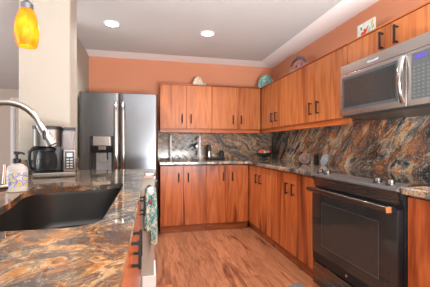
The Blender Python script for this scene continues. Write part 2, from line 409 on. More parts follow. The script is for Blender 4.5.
tag(MB().box(1.897, 1.9145, .43, 4.2795, .9, 1.358).build('backsplash', M['gr_right']), 'granite backsplash slab with orange diagonal veins on the right wall', 'backsplash')
bs = MB(); bs.prism([(-.96, 2.4485), (-.96, 2.43), (-.592, 2.43), (-.592, 2.655), (-.611, 2.655), (-.611, 2.4485)], .9145, 1.018)
tag(bs.build('backsplash', M['gr_top'], bevel=.003), 'low granite upstand at the foot of the cream column behind the coffee maker', 'backsplash')

# ------------------------------------------------------------------ sink
sk = thing('kitchen_sink', (-.33, 1.26, .70), 'dark brown undermount sink set in the peninsula worktop', 'sink')
cx, cy = -.33, 1.26
def sc_loop(k): return [(cx + (x - cx) * k, cy + (y - cy) * k) for x, y in SINK]
m = MB()
rings = []
for k, z in ((1.04, .8872), (1.008, .8872), (1.0, .87), (.985, .74), (.95, .712), (.88, .705), (.3, .702), (.14, .700)):
    rings.append([(x, y, z) for x, y in sc_loop(k)])
for k, z in ((.14, .690), (.9, .692), (1.0, .73), (1.04, .87)):
    rings.append([(x, y, z) for x, y in sc_loop(k)])
m.rings(rings, closed=True)
m.build('basin', plain('sink_composite', (.010, .008, .007), .42, scale=200, var=.3), sk)
MB().lathe([(.045, .699), (.045, .706), (.035, .706), (.03, .701), (.004, .701)], (cx, cy, 0), 24).build('drain', M['chrome'], sk)

# ------------------------------------------------------------------ faucet
fx, fy = -.592, 1.13
fa = thing('kitchen_faucet', (fx, fy, .914), 'brushed nickel gooseneck faucet arching over the dark sink', 'faucet')
MB().lathe([(.031, .9145), (.031, .922), (.026, .928), (.024, .99), (.022, 1.0), (.016, 1.02), (.001, 1.02)], (fx, fy, 0), 24).build('base', M['chrome'], fa)
path = [(fx, fy, 1.0), (fx, fy, 1.08), (fx, fy, 1.172)]
dirx = Vector((1, .16, 0)).normalized(); r_ = .103
for i in range(1, 15):
    a = math.pi * (1 - i / 15.6)
    p = Vector((fx, fy, 1.172)) + dirx * (r_ + r_ * math.cos(a)) + Vector((0, 0, r_ * 1.05 * math.sin(a)))
    path.append(tuple(p))
MB().tube(path, .0115, 14).build('spout', M['chrome'], fa)
p0 = Vector(path[-1]); t0 = (Vector(path[-1]) - Vector(path[-2])).normalized(); t0 = (t0 + Vector((.0, 0, 0)) + dirx * .10).normalized()
hd = MB().tube([p0 - t0 * .005, p0 + t0 * .004, p0 + t0 * .006, p0 + t0 * .05, p0 + t0 * .085, p0 + t0 * .088], [.0125, .0125, .0135, .016, .020, .018], 18).build('spray_head', M['chrome'], fa)
bp = p0 + t0 * .045 - Vector((.0, .0165, 0))
MB().ball(bp, .007, .004, .018).build('spray_button', M['blackp'], hd)
hv = MB(); hv.tube([(fx, fy + .02, .965), (fx, fy + .06, .968), (fx + .052, fy + .125, .968)], [.017, .017, .0155], 14)
hv = hv.build('handle_body', M['chrome'], fa)
MB().tube([(fx + .048, fy + .115, .975), (fx + .049, fy + .118, 1.0), (fx + .050, fy + .122, 1.055)], [.007, .006, .005], 10).build('lever', M['chrome'], hv)

# ------------------------------------------------------------------ soap bottle
sx, sy = -.604, 1.505
def soap_mat():
    t = NT('soap_label'); v = t.obj()
    vo = t.node('ShaderNodeTexVoronoi', feature='F1'); vo.inputs['Scale'].default_value = 48; t.link(v, vo.inputs['Vector'])
    fl = t.ramp(vo.outputs['Distance'], [(.0, (.60, .42, .01)), (.28, (.62, .46, .02)), (.33, (.48, .49, .46)), (.40, (.48, .49, .46)), (.46, (.13, .17, .42)), (.60, (.20, .24, .5)), (.68, (.52, .50, .47))])
    s_ = t.node('ShaderNodeSeparateXYZ'); t.link(v, s_.inputs[0])
    band = t.ramp(s_.outputs[2], [(.022, (0, 0, 0)), (.026, (1, 1, 1)), (.088, (1, 1, 1)), (.091, (0, 0, 0))])
    shoulder = t.ramp(s_.outputs[2], [(.096, (.50, .51, .48)), (.099, (.38, .34, .32))])
    return t.set(Base_Color=t.mix(band, shoulder, fl), Roughness=.35)
so = thing('soap_dispenser', (sx, sy, .914), 'white soap pump bottle with a blue and yellow floral label', 'soap bottle')
MB().lathe([(.040, 0), (.044, .003), (.0455, .012), (.0455, .095), (.043, .108), (.030, .122), (.017, .128), (.016, .134), (.001, .134)], (sx, sy, .9145), 28, sy=.72).build('bottle', soap_mat(), so)
pm = MB(); pm.lathe([(.017, 0), (.017, .018), (.011, .021), (.006, .023), (.006, .040), (.012, .041), (.013, .050), (.010, .054), (.001, .054)], (sx, sy, 1.046), 18)
pm.tube([(sx, sy, 1.093), (sx + .025, sy - .01, 1.094), (sx + .037, sy - .015, 1.088)], .0045, 8)
pm.build('pump', M['blackp'], so)

# ------------------------------------------------------------------ coffee maker
qx, qy, qz = -.652, 2.20, .9145
cf = thing('coffee_maker', (qx, qy, qz), 'black and steel drip coffee maker with glass carafe on the peninsula', 'coffee maker')
cfT = lambda p: Vector((qx, qy, qz)) + Matrix.Rotation(R(18), 3, 'Z') @ Vector((p.x * .84, p.y, p.z))
M['glass'] = NT('clear_glass').set(Base_Color=(.62, .64, .66), Roughness=.02, Transmission_Weight=1.0, IOR=1.2)
M['tank'] = NT('smoky_tank').set(Base_Color=(.62, .60, .62), Roughness=.06, Transmission_Weight=.8, IOR=1.15)
m = MB(cfT); m.box(-.150, .150, -.125, .105, 0, .035, .008); m.build('base', M['steel_cf'], cf)
m = MB(cfT); m.box(-.150, .055, .03, .105, .034, .33, .006); m.build('rear_column', plain('column_dark', (.035, .033, .032), .35), cf)
m = MB(cfT); m.lathe([(.072, .036), (.074, .040), (.06, .042), (.001, .042)], (-.052, -.04, 0), 28); m.build('hot_plate', M['blackp'], cf)
m = MB(cfT); m.prism([(-.148, .05), (-.148, -.07), (-.13, -.095), (-.09, -.108), (.0, -.108), (.035, -.095), (.055, -.07), (.055, .05)], .205, .322, bev=.004); hb = m.build('brew_head', M['steel_cf'], cf)
m = MB(cfT); m.prism([(-.150, .10), (-.150, -.07), (-.13, -.097), (-.09, -.11), (.0, -.11), (.035, -.097), (.057, -.07), (.057, .10)], .318, .342, bev=.004); m.build('lid', M['blackp'], cf)
m = MB(cfT); m.lathe([(.001, .0), (.058, 0), (.068, .012), (.075, .055), (.070, .10), (.056, .132), (.053, .136), (.051, .132), (.066, .098), (.071, .055), (.064, .014), (.001, .006)], (-.052, -.04, .043), 32)
ca = m.build('carafe', M['glass'], cf)
m = MB(cfT); m.lathe([(.055, .128), (.066, .134), (.066, .150), (.05, .158), (.001, .158)], (-.052, -.04, .043), 28); m.build('carafe_lid', M['blackp'], ca)
m = MB(cfT); m.tube([(-.105, -.075, .190), (-.145, -.10, .192), (-.168, -.112, .17), (-.170, -.113, .12), (-.160, -.108, .07), (-.135, -.095, .058)], [.010, .012, .013, .013, .012, .009], 10); m.build('carafe_handle', M['blackp'], ca)
m = MB(cfT); m.box(-.125, .02, -.105, -.103, .052, .058); 
m.bm.free()
m = MB(cfT); m.box(.060, .150, -.10, .10, .185, .325, .008); m.build('water_tank', M['tank'], cf)
m = MB(cfT); m.box(.058, .152, -.102, .104, .318, .336, .005); m.build('tank_lid', M['blackp'], cf)
m = MB(cfT); m.box(.060, .150, -.115, .104, .034, .186, .005); tw = m.build('control_tower', M['steel_cf'], cf)
m = MB(cfT); m.box(.072, .138, -.119, -.1155, .052, .172, .002); pn = m.build('control_panel', M['blackp'], cf)
m = MB(cfT); m.box(.084, .126, -.1205, -.119, .135, .162); m.build('display', plain('lcd_grey', (.20, .24, .28), .2), pn)
for i in range(4):
    for j in range(2):
        m = MB(cfT); m.box(.082 + j * .026, .102 + j * .026, -.1215, -.119, .060 + i * .018, .070 + i * .018, .0015, 1); m.build('button', plain('key_grey', (.38, .40, .42), .4) if (i + j) == 0 else bpy.data.materials['key_grey'], pn)
m = MB(cfT); m.tube([(-.145, .107, .05), (-.19, .10, .012), (-.25, .13, .006), (-.30, .10, .006)], .004, 8); m.build('power_cord', M['blackp'], cf)

# ------------------------------------------------------------------ pendant lamp
px, py = -.694, 1.86
pl = thing('pendant_lamp', (px, py, CZ), 'amber glass pendant lamp hanging over the peninsula', 'pendant lamp')
MB().lathe([(.055, 2.3945), (.055, 2.375), (.03, 2.365), (.001, 2.365)], (px, py, 0), 24).build('canopy', M['steel_side'], pl)
MB().tube([(px, py, 2.366), (px, py, 1.965)], .006, 10).build('stem', M['steel_side'], pl)
MB().lathe([(.006, 1.975), (.012, 1.962), (.026, 1.952), (.032, 1.944), (.032, 1.912), (.001, 1.912)], (px, py, 0), 24).build('socket_cap', M['steel_side'], pl)
def amber():
    t = NT('amber_glass'); v = t.obj()
    n = t.noise(t.mapping(v, (1, 1, .4)), 28, 3, .6, .8)
    col = t.ramp(n.outputs[0], [(.3, (.70, .26, .012)), (.6, (.82, .36, .02)), (.8, (.9, .48, .05))])
    tr = t.node('ShaderNodeBsdfTranslucent'); t.link(col, tr.inputs[0])
    mx = t.node('ShaderNodeMixShader'); mx.inputs[0].default_value = .62
    t.set(Base_Color=col, Roughness=.12, Emission_Color=col, Emission_Strength=.03)
    t.link(t.b.outputs[0], mx.inputs[1]); t.link(tr.outputs[0], mx.inputs[2])
    t.link(mx.outputs[0], t.n['Material Output'].inputs[0]); return t.m
prof = [(.030, 1.918), (.041, 1.895), (.054, 1.855), (.061, 1.81), (.0615, 1.775), (.057, 1.735), (.049, 1.70), (.047, 1.70), (.055, 1.735), (.059, 1.775), (.0585, 1.81), (.052, 1.855), (.039, 1.892), (.027, 1.916)]
MB().lathe(prof, (px, py, 0), 36, cap=False).build('lamp_shade', amber(), pl)
bulb = NT('bulb_glow').set(Base_Color=(1, .95, .8), Emission_Color=(1, .82, .5), Emission_Strength=9.0)
MB().ball((px, py, 1.85), .024, .024, .034).build('bulb', bulb, pl)
l = bpy.data.lights.new('pendant_glow', 'POINT'); l.energy = 1.3; l.color = (1, .8, .5); l.shadow_soft_size = .03
o = bpy.data.objects.new('pendant_glow', l); C.objects.link(o); o.parent = pl; o.location = (0, 0, 1.80 - CZ)

# ------------------------------------------------------------------ recessed ceiling lights
glow = NT('downlight_glow').set(Base_Color=(1, 1, 1), Emission_Color=(1, .97, .92), Emission_Strength=7.0)
def downlight(x, y, label, src=None):
    t = thing('ceiling_light', (x, y, CZ), label, 'ceiling light', 'recessed ceiling lights')
    if src is None:
        MB().lathe([(.083, -.001), (.083, -.006), (.066, -.009), (.064, -.003), (.064, -.001)], (x, y, CZ), 32).build('trim_ring', M['white'], t)
        MB().lathe([(.063, -.0015), (.063, -.004), (.001, -.004)], (x, y, CZ), 32).build('lens', glow, t)
    else:
        for ch in src.children:
            if ch.type == 'MESH':
                c = ch.copy(); C.objects.link(c); c.parent = t
    l = bpy.data.lights.new('downlight', 'SPOT'); l.energy = 44; l.spot_size = R(150); l.spot_blend = .8; l.shadow_soft_size = .07; l.color = (1, .97, .92)
    o = bpy.data.objects.new('downlight', l); C.objects.link(o); o.parent = t; o.location = (0, 0, -.03)
    return t
dl = downlight(-.385, 3.15, 'round recessed ceiling light nearer the fridge and cream column')
downlight(.637, 3.19, 'round recessed ceiling light over the middle of the kitchen floor', dl)
downlight(.637, 1.2, 'added unseen recessed ceiling light above the range aisle', dl)  # extra downlight out of view, added for the light it gives

# ------------------------------------------------------------------ refrigerator
FX0, FX1, FY, FH = -.805, .093, 3.60, 1.753
fr = thing('refrigerator', ((FX0 + FX1) / 2, 3.93, 0), 'stainless steel french-door refrigerator with water dispenser', 'refrigerator')
MB().box(FX0 + .004, FX1 - .004, 3.675, 4.25, .02, FH - .012, .004).build('case', M['steel_side'], fr)
def curved_door(x0, x1, z0, z1, hole=None):
    m = MB(); nx = 22
    xs = [x0 + (x1 - x0) * (.5 - .5 * math.cos(math.pi * i / nx)) for i in range(nx + 1)]
    zs = [z0, z0 + .006, z1 - .006, z1]
    if hole:
        xs = sorted(set([x for x in xs if not any(abs(x - h) < .012 for h in hole[:2])] + [hole[0], hole[1]]))
        zs = [z0, z0 + .006, hole[2], hole[3], z1 - .006, z1]
    def yf(x):
        k = abs((x - (x0 + x1) / 2) / ((x1 - x0) / 2))
        return FY + .002 * k * k + .014 * max(0, (k - .86) / .14) ** 2.2
    F = {}
    for i, x in enumerate(xs):
        for j, z in enumerate(zs):
            F[i, j] = m.v((x, yf(x) + (.006 if j in (0, len(zs) - 1) else 0), z))
    inh = lambda i, j: hole and hole[0] - 1e-6 <= xs[i] < hole[1] - 1e-6 and abs(zs[j] - hole[2]) < 1e-6
    for i in range(len(xs) - 1):
        for j in range(len(zs) - 1):
            if not inh(i, j): m.face([F[i, j], F[i + 1, j], F[i + 1, j + 1], F[i, j + 1]])
    L = len(xs) - 1; J = len(zs) - 1
    B = {(i, j): m.v((xs[i], 3.672, zs[j])) for i in (0, L) for j in (0, J)}
    m.face([F[i, 0] for i in range(L + 1)] + [B[L, 0], B[0, 0]]); m.face([F[i, J] for i in range(L + 1)] + [B[L, J], B[0, J]])
    m.face([F[0, j] for j in range(J + 1)] + [B[0, J], B[0, 0]]); m.face([F[L, j] for j in range(J + 1)] + [B[L, J], B[L, 0]])
    m.face([B[0, 0], B[L, 0], B[L, J], B[0, J]])
    return m
HX0, HX1, HZ0, HZ1 = -.690, -.420, .80, 1.235
dl_ = curved_door(FX0, -.357, .70, FH, (HX0, HX1, HZ0, HZ1)).build('door', M['steel'], fr, 40)
dr_ = curved_door(-.353, FX1, .70, FH).build('door', M['steel'], fr, 40)
dz_ = curved_door(FX0, FX1, .06, .692).build('freezer_drawer', M['steel'], fr, 40)
MB().box(FX0 + .03, FX1 - .03, 3.68, 4.2, .0005, .02).build('foot', M['blackp'], fr)
def fhandle(x, par, z0=.82, z1=1.66):
    m = MB(); n = 18; rings = []
    for i in range(n + 1):
        k = i / n; z = z0 + (z1 - z0) * k
        out = .058 * min(1, math.sin(math.pi * k) * 2.6) ** .6 if 0 < k < 1 else 0
        y = 3.603 - out
        rings.append([(x - .020, y + .010, z), (x - .015, y, z), (x, y - .004, z), (x + .015, y, z), (x + .020, y + .010, z), (x, y + .014, z)])
    m.rings(rings); return m.build('handle', M['chrome'], par)
fhandle(-.397, dl_); fhandle(-.313, dr_)
m = MB(); m.box(-.60, -.11, 3.535, 3.56, .60, .625, .006); m.box(-.59, -.565, 3.55, 3.61, .603, .622); m.box(-.145, -.12, 3.55, 3.61, .603, .622); m.build('handle', M['chrome'], dz_)
# dispenser
m = MB()
for a in (HX0, HX1 - .008): m.box(a, a + .008, 3.596, 3.671, HZ0, HZ1)
m.box(HX0, HX1, 3.596, 3.671, HZ0, HZ0 + .008); m.box(HX0, HX1, 3.596, 3.671, HZ1 - .006, HZ1); m.box(HX0, HX1, 3.664, 3.671, HZ0, HZ1)
dp = m.build('dispenser_housing', plain('dispenser_dark', (.035, .036, .04), .3), dl_)
MB().box(-.652, -.460, 3.592, 3.650, 1.122, 1.232, .004).build('control_panel', steel('panel_steel', (.62, .58, .55), .25, 'X'), dl_)
m = MB(); m.prism([(3.62, 1.04), (3.663, 1.04), (3.663, 1.122), (3.60, 1.122), (3.60, 1.095)], -.672, -.440, 'X'); m.build('nozzle_block', M['blackp'], dl_)
m = MB(); m.box(-.594, -.510, 3.595, 3.61, 1.072, 1.118, .003); m.build('chute', M['chrome'], dl_)
m = MB(); m.box(-.625, -.455, 3.655, 3.6635, .815, 1.06); m.build('back_panel', plain('dispenser_grey', (.36, .37, .40), .35, .5), dl_)
m = MB(); m.box(-.592, -.500, 3.640, 3.650, .93, 1.04, .003); m.build('paddle', plain('paddle_grey', (.30, .31, .33), .3), dl_)
m = MB(); m.tube([(-.497, 3.625, 1.05), (-.495, 3.622, .955)], .007, 8); m.build('water_nozzle', M['blackp'], dl_)
m = MB(); m.box(-.655, -.455, 3.60, 3.66, HZ0 + .009, HZ0 + .018, .002); m.build('drip_tray', M['chrome'], dl_)
bd = MB().lathe([(.014, 0), (.014, -.003), (.001, -.003)], (.028, 3.6065, 1.675), 20, 'Y').build('badge', M['bright'], dr_)
def text(body, size, loc, rot, mat, parent, name='lettering', ext=.0006):
    cu = bpy.data.curves.new(name, 'FONT'); cu.body = body; cu.size = size; cu.extrude = ext; cu.align_x = 'CENTER'; cu.align_y = 'CENTER'
    tmp = bpy.data.objects.new(name, cu); C.objects.link(tmp)
    dg = bpy.context.evaluated_depsgraph_get(); me = bpy.data.meshes.new_from_object(tmp.evaluated_get(dg))
    C.objects.unlink(tmp); bpy.data.objects.remove(tmp)
    o = bpy.data.objects.new(name, me); C.objects.link(o); me.materials.clear(); me.materials.append(mat)
    o.parent = parent; o.location = Vector(loc) - wl(parent); o.rotation_euler = rot; return o
text('LG', .013, (.028, 3.6025, 1.675), (R(90), 0, 0), M['black'], bd)

# ------------------------------------------------------------------ range
RY0, RY1 = 1.243, 2.060
rg = thing('range', (1.58, (RY0 + RY1) / 2, 0), 'black stainless slide-in electric range between the base cabinets', 'stove')
MB().box(1.30, 1.88, RY0, RY1, .03, .895).build('body', plain('range_body', (.02, .02, .021), .35), rg)
m = MB(); m.box(1.36, 1.86, RY0 + .03, RY1 - .03, 0.0005, .03); m.build('plinth', M['blackp'], rg)
ct = MB().box(1.31, 1.893, RY0 - .004, RY1 + .003, .896, .921, .003).build('cooktop', M['glass_blk'], rg)
for bx, by, br in ((1.50, 1.45, .105), (1.50, 1.85, .085), (1.74, 1.45, .08), (1.74, 1.85, .105)):
    m = MB(); m.lathe([(br, .9212), (br + .002, .9214), (br + .002, .9212)], (bx, by, 0), 40, cap=False); m.build('burner_ring', plain('ring_grey', (.10, .10, .10), .3) if 'ring_grey' not in bpy.data.materials else bpy.data.materials['ring_grey'], ct)
m = MB(); m.prism([(1.246, .889), (1.248, .902), (1.262, .910), (1.305, .922), (1.335, .922), (1.335, .886), (1.26, .884)], RY0 - .003, RY1 + .002, 'Y', .002); cp = m.build('control_panel', plain('panel_dark', (.24, .235, .235), .42, .9), rg)
m = MB(); m.box(1.272, 1.33, RY0 + .012, RY1 - .012, .815, .8855); m.build('front_strip', M['bsteel'], rg)
for y in (RY0 - .003, RY1 - .012):
    m = MB(); m.prism([(1.262, .885), (1.268, .86), (1.285, .835), (1.29, .80), (1.33, .80), (1.33, .885)], y, y + .014, 'Y')
    m.build('end_bracket', M['blackp'], rg)
for ky in (1.322, 1.412, 1.895, 1.985):
    m = MB(); m.lathe([(.027, -.012), (.028, .003), (.022, .006), (.021, .022), (.018, .025), (.001, .025)], (1.287, ky, .9165), 24)
    k = m.build('knob', M['knob'], rg)
    MB().box(1.270, 1.304, ky - .003, ky + .003, .9405, .944, .001).build('pointer', M['blackp'], k)
od = MB().box(1.262, 1.298, RY0 + .006, RY1 - .004, .232, .790, .004).build('oven_door', M['blackp'], rg)
m = MB(); m.box(1.2585, 1.2625, RY0 + .007, RY1 - .006, .30, .785); m.build('glass_panel', M['glass_blk'], od)
wy0, wy1, wz0, wz1 = RY0 + .13, RY1 - .13, .37, .70
m = MB()
m.box(1.2576, 1.2587, wy0, wy1, wz0, wz1); wn = m.build('window', M['win_blk'], od)
m = MB(); e = .006
m.box(1.2568, 1.2577, wy0, wy1, wz0, wz0 + e); m.box(1.2568, 1.2577, wy0, wy1, wz1 - e, wz1); m.box(1.2568, 1.2577, wy0, wy0 + e, wz0, wz1); m.box(1.2568, 1.2577, wy1 - e, wy1, wz0, wz1)
m.build('window_border', plain('border_grey', (.07, .07, .07), .2), od)
m = MB(); m.box(1.198, 1.226, RY0 + .02, RY1 - .012, .775, .808, .007, 3)
hh = m.build('handle', M['bsteel'], od)
for hy in (RY0 + .02, RY1 - .045): 
    m = MB(); m.box(1.222, 1.264, hy, hy + .03, .765, .800, .004); m.build('handle_bracket', M['blackp'], hh)
m = MB(); m.box(1.1975, 1.227, RY0 + .012, RY0 + .0205, .775, .808, .002); m.build('end_cap', plain('copper_reflection_cap', (.70, .28, .10), .25, .6), hh)  # copper-ish end cap, orange reflection put into its colour
dw = MB().box(1.264, 1.298, RY0 + .006, RY1 - .004, .045, .222, .004).build('drawer', M['bsteel'], rg)
MB().lathe([(.009, 0), (.009, -.003), (.001, -.003)], (1.2625, (RY0 + RY1) / 2, .268), 18, 'X').build('badge', M['bright'], od)

# ------------------------------------------------------------------ microwave
MY0, MY1, MX = 1.258, 2.056, 1.515
mw = thing('microwave', (1.70, (MY0 + MY1) / 2, 1.353), 'stainless over-the-range microwave mounted above the stove', 'microwave')
MB().box(MX + .03, 1.896, MY0, MY1, 1.362, 1.763).build('case', plain('mw_case', (.05, .048, .047), .4), mw)
vt = MB().box(MX, MX + .03, MY0, MY1, 1.69, 1.763, .003).build('vent_panel', M['steel_mw'], mw)
md = MB().box(MX - .008, MX + .029, MY0 + .175, MY1, 1.362, 1.686, .004).build('door', M['steel_mw'], mw)
m = MB(); m.box(MX - .0105, MX - .0075, MY0 + .235, MY1 - .035, 1.405, 1.660, .001, 1); bz = m.build('bezel', plain('bezel_blue_grey', (.06, .068, .078), .2), md)
m = MB(); m.box(MX - .0125, MX - .0104, MY0 + .250, MY1 - .062, 1.425, 1.640); m.build('window', M['win_blk'], md)
m = MB(); n = 14; path = []
for i in range(n + 1):
    k = i / n; path.append((MX - .014 - .026 * math.sin(math.pi * k) ** .8, MY0 + .196, 1.385 + .285 * k))
rings = []
for x, y, z in path: rings.append([(x - .005, y - .013, z), (x - .008, y - .008, z), (x - .008, y + .008, z), (x - .005, y + .013, z), (x + .006, y + .014, z), (x + .006, y - .014, z)])
m.rings(rings); m.build('handle', M['bright'], md)
cpn = MB().box(MX - .006, MX + .029, MY0, MY0 + .172, 1.362, 1.686, .003).build('control_side', M['steel_mw'], mw)
kp = MB().box(MX - .009, MX - .0055, MY0 + .012, MY0 + .140, 1.40, 1.668, .001, 1).build('keypad', plain('keypad_grey', (.065, .07, .07), .35), mw)
disp = NT('violet_display').set(Base_Color=(.05, .04, .2), Emission_Color=(.10, .08, .30), Emission_Strength=.35, Roughness=.1)
MB().box(MX - .0105, MX - .0088, MY0 + .045, MY0 + .118, 1.628, 1.656).build('display', disp, kp)
btn = plain('button_pale', (.14, .14, .138), .4); b0 = None
for i in range(9):
    for j in range(4):
        y = MY0 + .028 + j * .029; z = 1.412 + i * .0215
        if b0 is None:
            b0 = MB().box(MX - .0102, MX - .0088, y, y + .010, z, z + .006).build('button', btn, kp); by0, bz0 = y, z
        else:
            c = b0.copy(); C.objects.link(c); c.parent = kp; c.location = b0.location + Vector((0, y - by0, z - bz0))
m = MB(); m.prism([(MX + .01, 1.3615), (MX + .03, 1.349), (1.89, 1.338), (1.89, 1.3615)], MY0 + .004, MY1 - .004, 'Y'); ub = m.build('underside', plain('mw_under', (.045, .045, .043), .3), mw)
text('KitchenAid', .022, (MX - .0006, 1.71, 1.722), (R(90), 0, R(-90)), plain('logo_white', (.5, .5, .5), .3), vt)

# ------------------------------------------------------------------ towel on the peninsula end
hk = MB(); hk.lathe([(.017, 0), (.017, -.004), (.006, -.006), (.006, -.022), (.014, -.026), (.016, -.034), (.001, -.036)], (-.004, 2.3195, .80), 18, 'Y')
tag(hk.build('towel_hook', plain('green_knob', (.03, .07, .04), .4)), 'small dark green knob on the end of the peninsula wall', 'hook')
def towel_mat():
    t = NT('towel_print'); v = t.obj()
    n = t.noise(t.mapping(v, (1, 1, .6)), 24, 3, .6, 2.0)
    return t.set(Base_Color=t.ramp(n.outputs[0], [(.38, (.50, .46, .34)), (.46, (.55, .52, .42)), (.49, (.015, .18, .20)), (.56, (.03, .27, .30)), (.60, (.42, .36, .20)), (.68, (.56, .54, .48))]), Roughness=.9)
tm = towel_mat()
tw = thing('kitchen_towel', (.008, 2.27, .40), 'teal patterned hanging kitchen towel with a red button', 'towel')
def cloth(x0, x1, yb, z0, z1, ph, folds, narrow):
    rings = []; N = 40
    for i in range(15):
        k = i / 14; z = z0 + (z1 - z0) * k
        wd = (x1 - x0) / 2 * (1 - narrow * k ** 3); cxx = (x0 + x1) / 2
        ring = []
        for j in range(N):
            a = 2 * math.pi * j / N
            fold = 1 + .22 * math.sin(folds * a + ph) * (1 - .7 * k)
            zz = z + (.012 * math.sin(2 * a + ph) if i == 0 else 0)
            ring.append((cxx + wd * math.cos(a) * (.9 + .1 * fold), yb + .018 * math.sin(a) * fold, zz))
        rings.append(ring)
    return MB().rings(rings)
cloth(-.042, .012, 2.268, .475, .79, .4, 6, .35).build('front_fold', tm, tw)
cloth(.004, .056, 2.262, .365, .80, 1.9, 5, .45).build('rear_fold', tm, tw)
MB().ball((.006, 2.262, .775), .034, .021, .035).build('top_loop', plain('towel_band', (.62, .68, .66), .9), tw)
MB().lathe([(.016, 0), (.017, -.004), (.012, -.008), (.001, -.008)], (.004, 2.243, .695), 18, 'Y').build('button', plain('red_button', (.25, .01, .012), .35), tw)

# ------------------------------------------------------------------ mat by the range
pts = [(1.19, 1.30)] + [(1.19 - .55 * math.sin(math.pi * i / 24) ** .75, 1.30 + .83 * i / 24) for i in range(1, 24)] + [(1.19, 2.13)]
tag(MB().prism(pts, .0005, .012).build('floor_mat', plain('mat_grey', (.13, .125, .12), .95, scale=200, var=.5), bevel=.003), 'grey half-round kitchen mat on the floor before the range', 'mat')

# ------------------------------------------------------------------ wine rack and bottle
wr = thing('wine_rack', (.49, 4.14, .914), 'silver zigzag wire wine rack on the back worktop', 'wine rack')
for x in (.285, .695):
    m = MB()
    for y in (4.05, 4.20): m.box(x - .009, x + .009, y - .004, y + .004, .9145, 1.265)
    m.box(x - .007, x + .007, 4.05, 4.20, .925, .935); m.box(x - .007, x + .007, 4.05, 4.20, 1.245, 1.255)
    m.build('upright', M['wire'], wr)
for zc in (.955, 1.075, 1.20):
    for y in (4.05, 4.20):
        m = MB(); n = 8
        m.tube([(.292 + (.688 - .292) * i / n, y, zc + (.028 if i % 2 == 0 else -.028)) for i in range(n + 1)], .0055, 8)
        m.build('zigzag_shelf', M['wire'], wr)
wb = thing('wine_bottle', (.6385, 4.13, 1.09), 'dark wine bottle lying in the silver wine rack', 'bottle')
wbz = 1.1125
MB().lathe([(.001, 4.255), (.037, 4.255), (.038, 4.25), (.038, 4.07), (.03, 4.04), (.016, 4.02), (.014, 3.975), (.001, 3.975)], (.6385, 0, wbz), 24, 'Y').build('glass_body', plain('bottle_glass', (.012, .016, .012), .08), wb)
MB().lathe([(.0165, 3.99), (.0165, 3.968), (.001, 3.968)], (.6385, 0, wbz), 18, 'Y').build('cap', plain('foil_grey', (.5, .5, .48), .3, .5), wb)

# ------------------------------------------------------------------ black stand on the back worktop
st = thing('countertop_stand', (.94, 4.12, .914), 'low black countertop stand with a tall grey-fronted end', 'stand')
MB().box(.815, 1.075, 4.07, 4.18, .9145, .945, .006).build('base', M['blackp'], st)
m = MB(); m.box(.815, .872, 4.075, 4.175, .944, 1.11, .01); m.box(.822, .865, 4.085, 4.165, 1.108, 1.135, .006); m.build('tall_end', M['blackp'], st)
MB().box(.826, .852, 4.069, 4.0748, .955, 1.04, .002).build('front_plate', M['chrome'], st)
m = MB(); m.lathe([(.03, .944), (.034, .95), (.034, 1.02), (.026, 1.03), (.026, 1.05), (.001, 1.05)], (1.035, 4.125, 0), 20); m.build('round_holder', M['blackp'], st)

# ------------------------------------------------------------------ fruit bowl
bx, by = 1.66, 4.02
bo = thing('fruit_bowl', (bx, by, .914), 'dark footed bowl of fruit in the corner of the worktop', 'bowl')
MB().lathe([(.055, .9145), (.055, .920), (.02, .930), (.018, .95), (.06, .958), (.10, .975), (.122, 1.012), (.119, 1.014), (.096, .98), (.05, .966), (.001, .964)], (bx, by, 0), 32).build('bowl', plain('bowl_dark', (.03, .034, .035), .25), bo)
red = plain('apple_red', (.60, .10, .085), .3, var=.3, scale=12); grn = plain('apple_green', (.32, .48, .18), .35)
def fruit(name, x, y, z, r, mat, label, cat):
    t = thing(name, (x, y, z - r), label, cat, 'fruit in the corner bowl')
    m = MB(); m.lathe([(max(.002, r * (math.sin(a) * (1 + .06 * math.cos(a)))), -r * .92 * math.cos(a) + (r * -.16 * max(0, 1 - math.sin(a) * 2.2) if math.cos(a) < 0 else 0)) for a in [math.pi * i / 12 for i in range(13)]], (x, y, z), 18)
    m.build('flesh', mat, t)
    MB().tube([(x, y, z + r * .7), (x + .004, y, z + r * 1.12)], .002, 6).build('stem', M['blackp'], t)
fruit('apple', bx - .062, by - .025, 1.022, .036, red, 'pink-red apple at the left side of the fruit bowl', 'apple')
fruit('apple', bx + .006, by + .03, 1.035, .041, red, 'large red apple at the back of the fruit bowl', 'apple')
fruit('apple', bx + .072, by - .008, 1.022, .036, red, 'pink-red apple at the right side of the fruit bowl', 'apple')
fruit('lime', bx - .004, by - .060, 1.018, .030, grn, 'green lime at the front of the fruit bowl', 'lime')

# ------------------------------------------------------------------ ornaments on the right worktop
ux, uy = 1.715, 2.92
dh = thing('dish_stand', (ux, uy, .914), 'round brown dish propped in a grey holder on the right worktop', 'ornament')
MB().box(ux - .01, ux + .075, uy + .015, uy + .085, .9145, 1.03, .012).build('holder', plain('holder_grey', (.24, .22, .21), .5), dh)
dT = lambda p: Vector((ux - .03, uy - .005, .975)) + Matrix.Rotation(R(-28), 3, 'Z') @ Matrix.Rotation(R(-12), 3, 'X') @ p
MB(dT).lathe([(.001, -.012), (.040, -.012), (.052, -.020), (.057, -.018), (.055, 0), (.045, .014), (.001, .018)], (0, 0, 0), 28, 'Y').build('rim', plain('dish_grey', (.22, .18, .16), .4), dh)
MB(dT).lathe([(.046, -.0175), (.040, -.022), (.001, -.026)], (0, 0, 0), 28, 'Y').build('face', plain('dish_brown', (.16, .06, .045), .35), dh)
m = MB(); m.box(1.69, 1.735, 3.015, 3.05, .9145, 1.03, .006); m.box(1.703, 1.722, 3.024, 3.041, 1.028, 1.05)
tag(m.build('black_bottle', M['blackp']), 'slim black bottle beyond the round brown dish', 'bottle')
m = MB(); m.box(1.75, 1.80, 2.80, 2.835, .9145, 1.015, .006); m.box(1.762, 1.79, 2.806, 2.829, 1.013, 1.025)
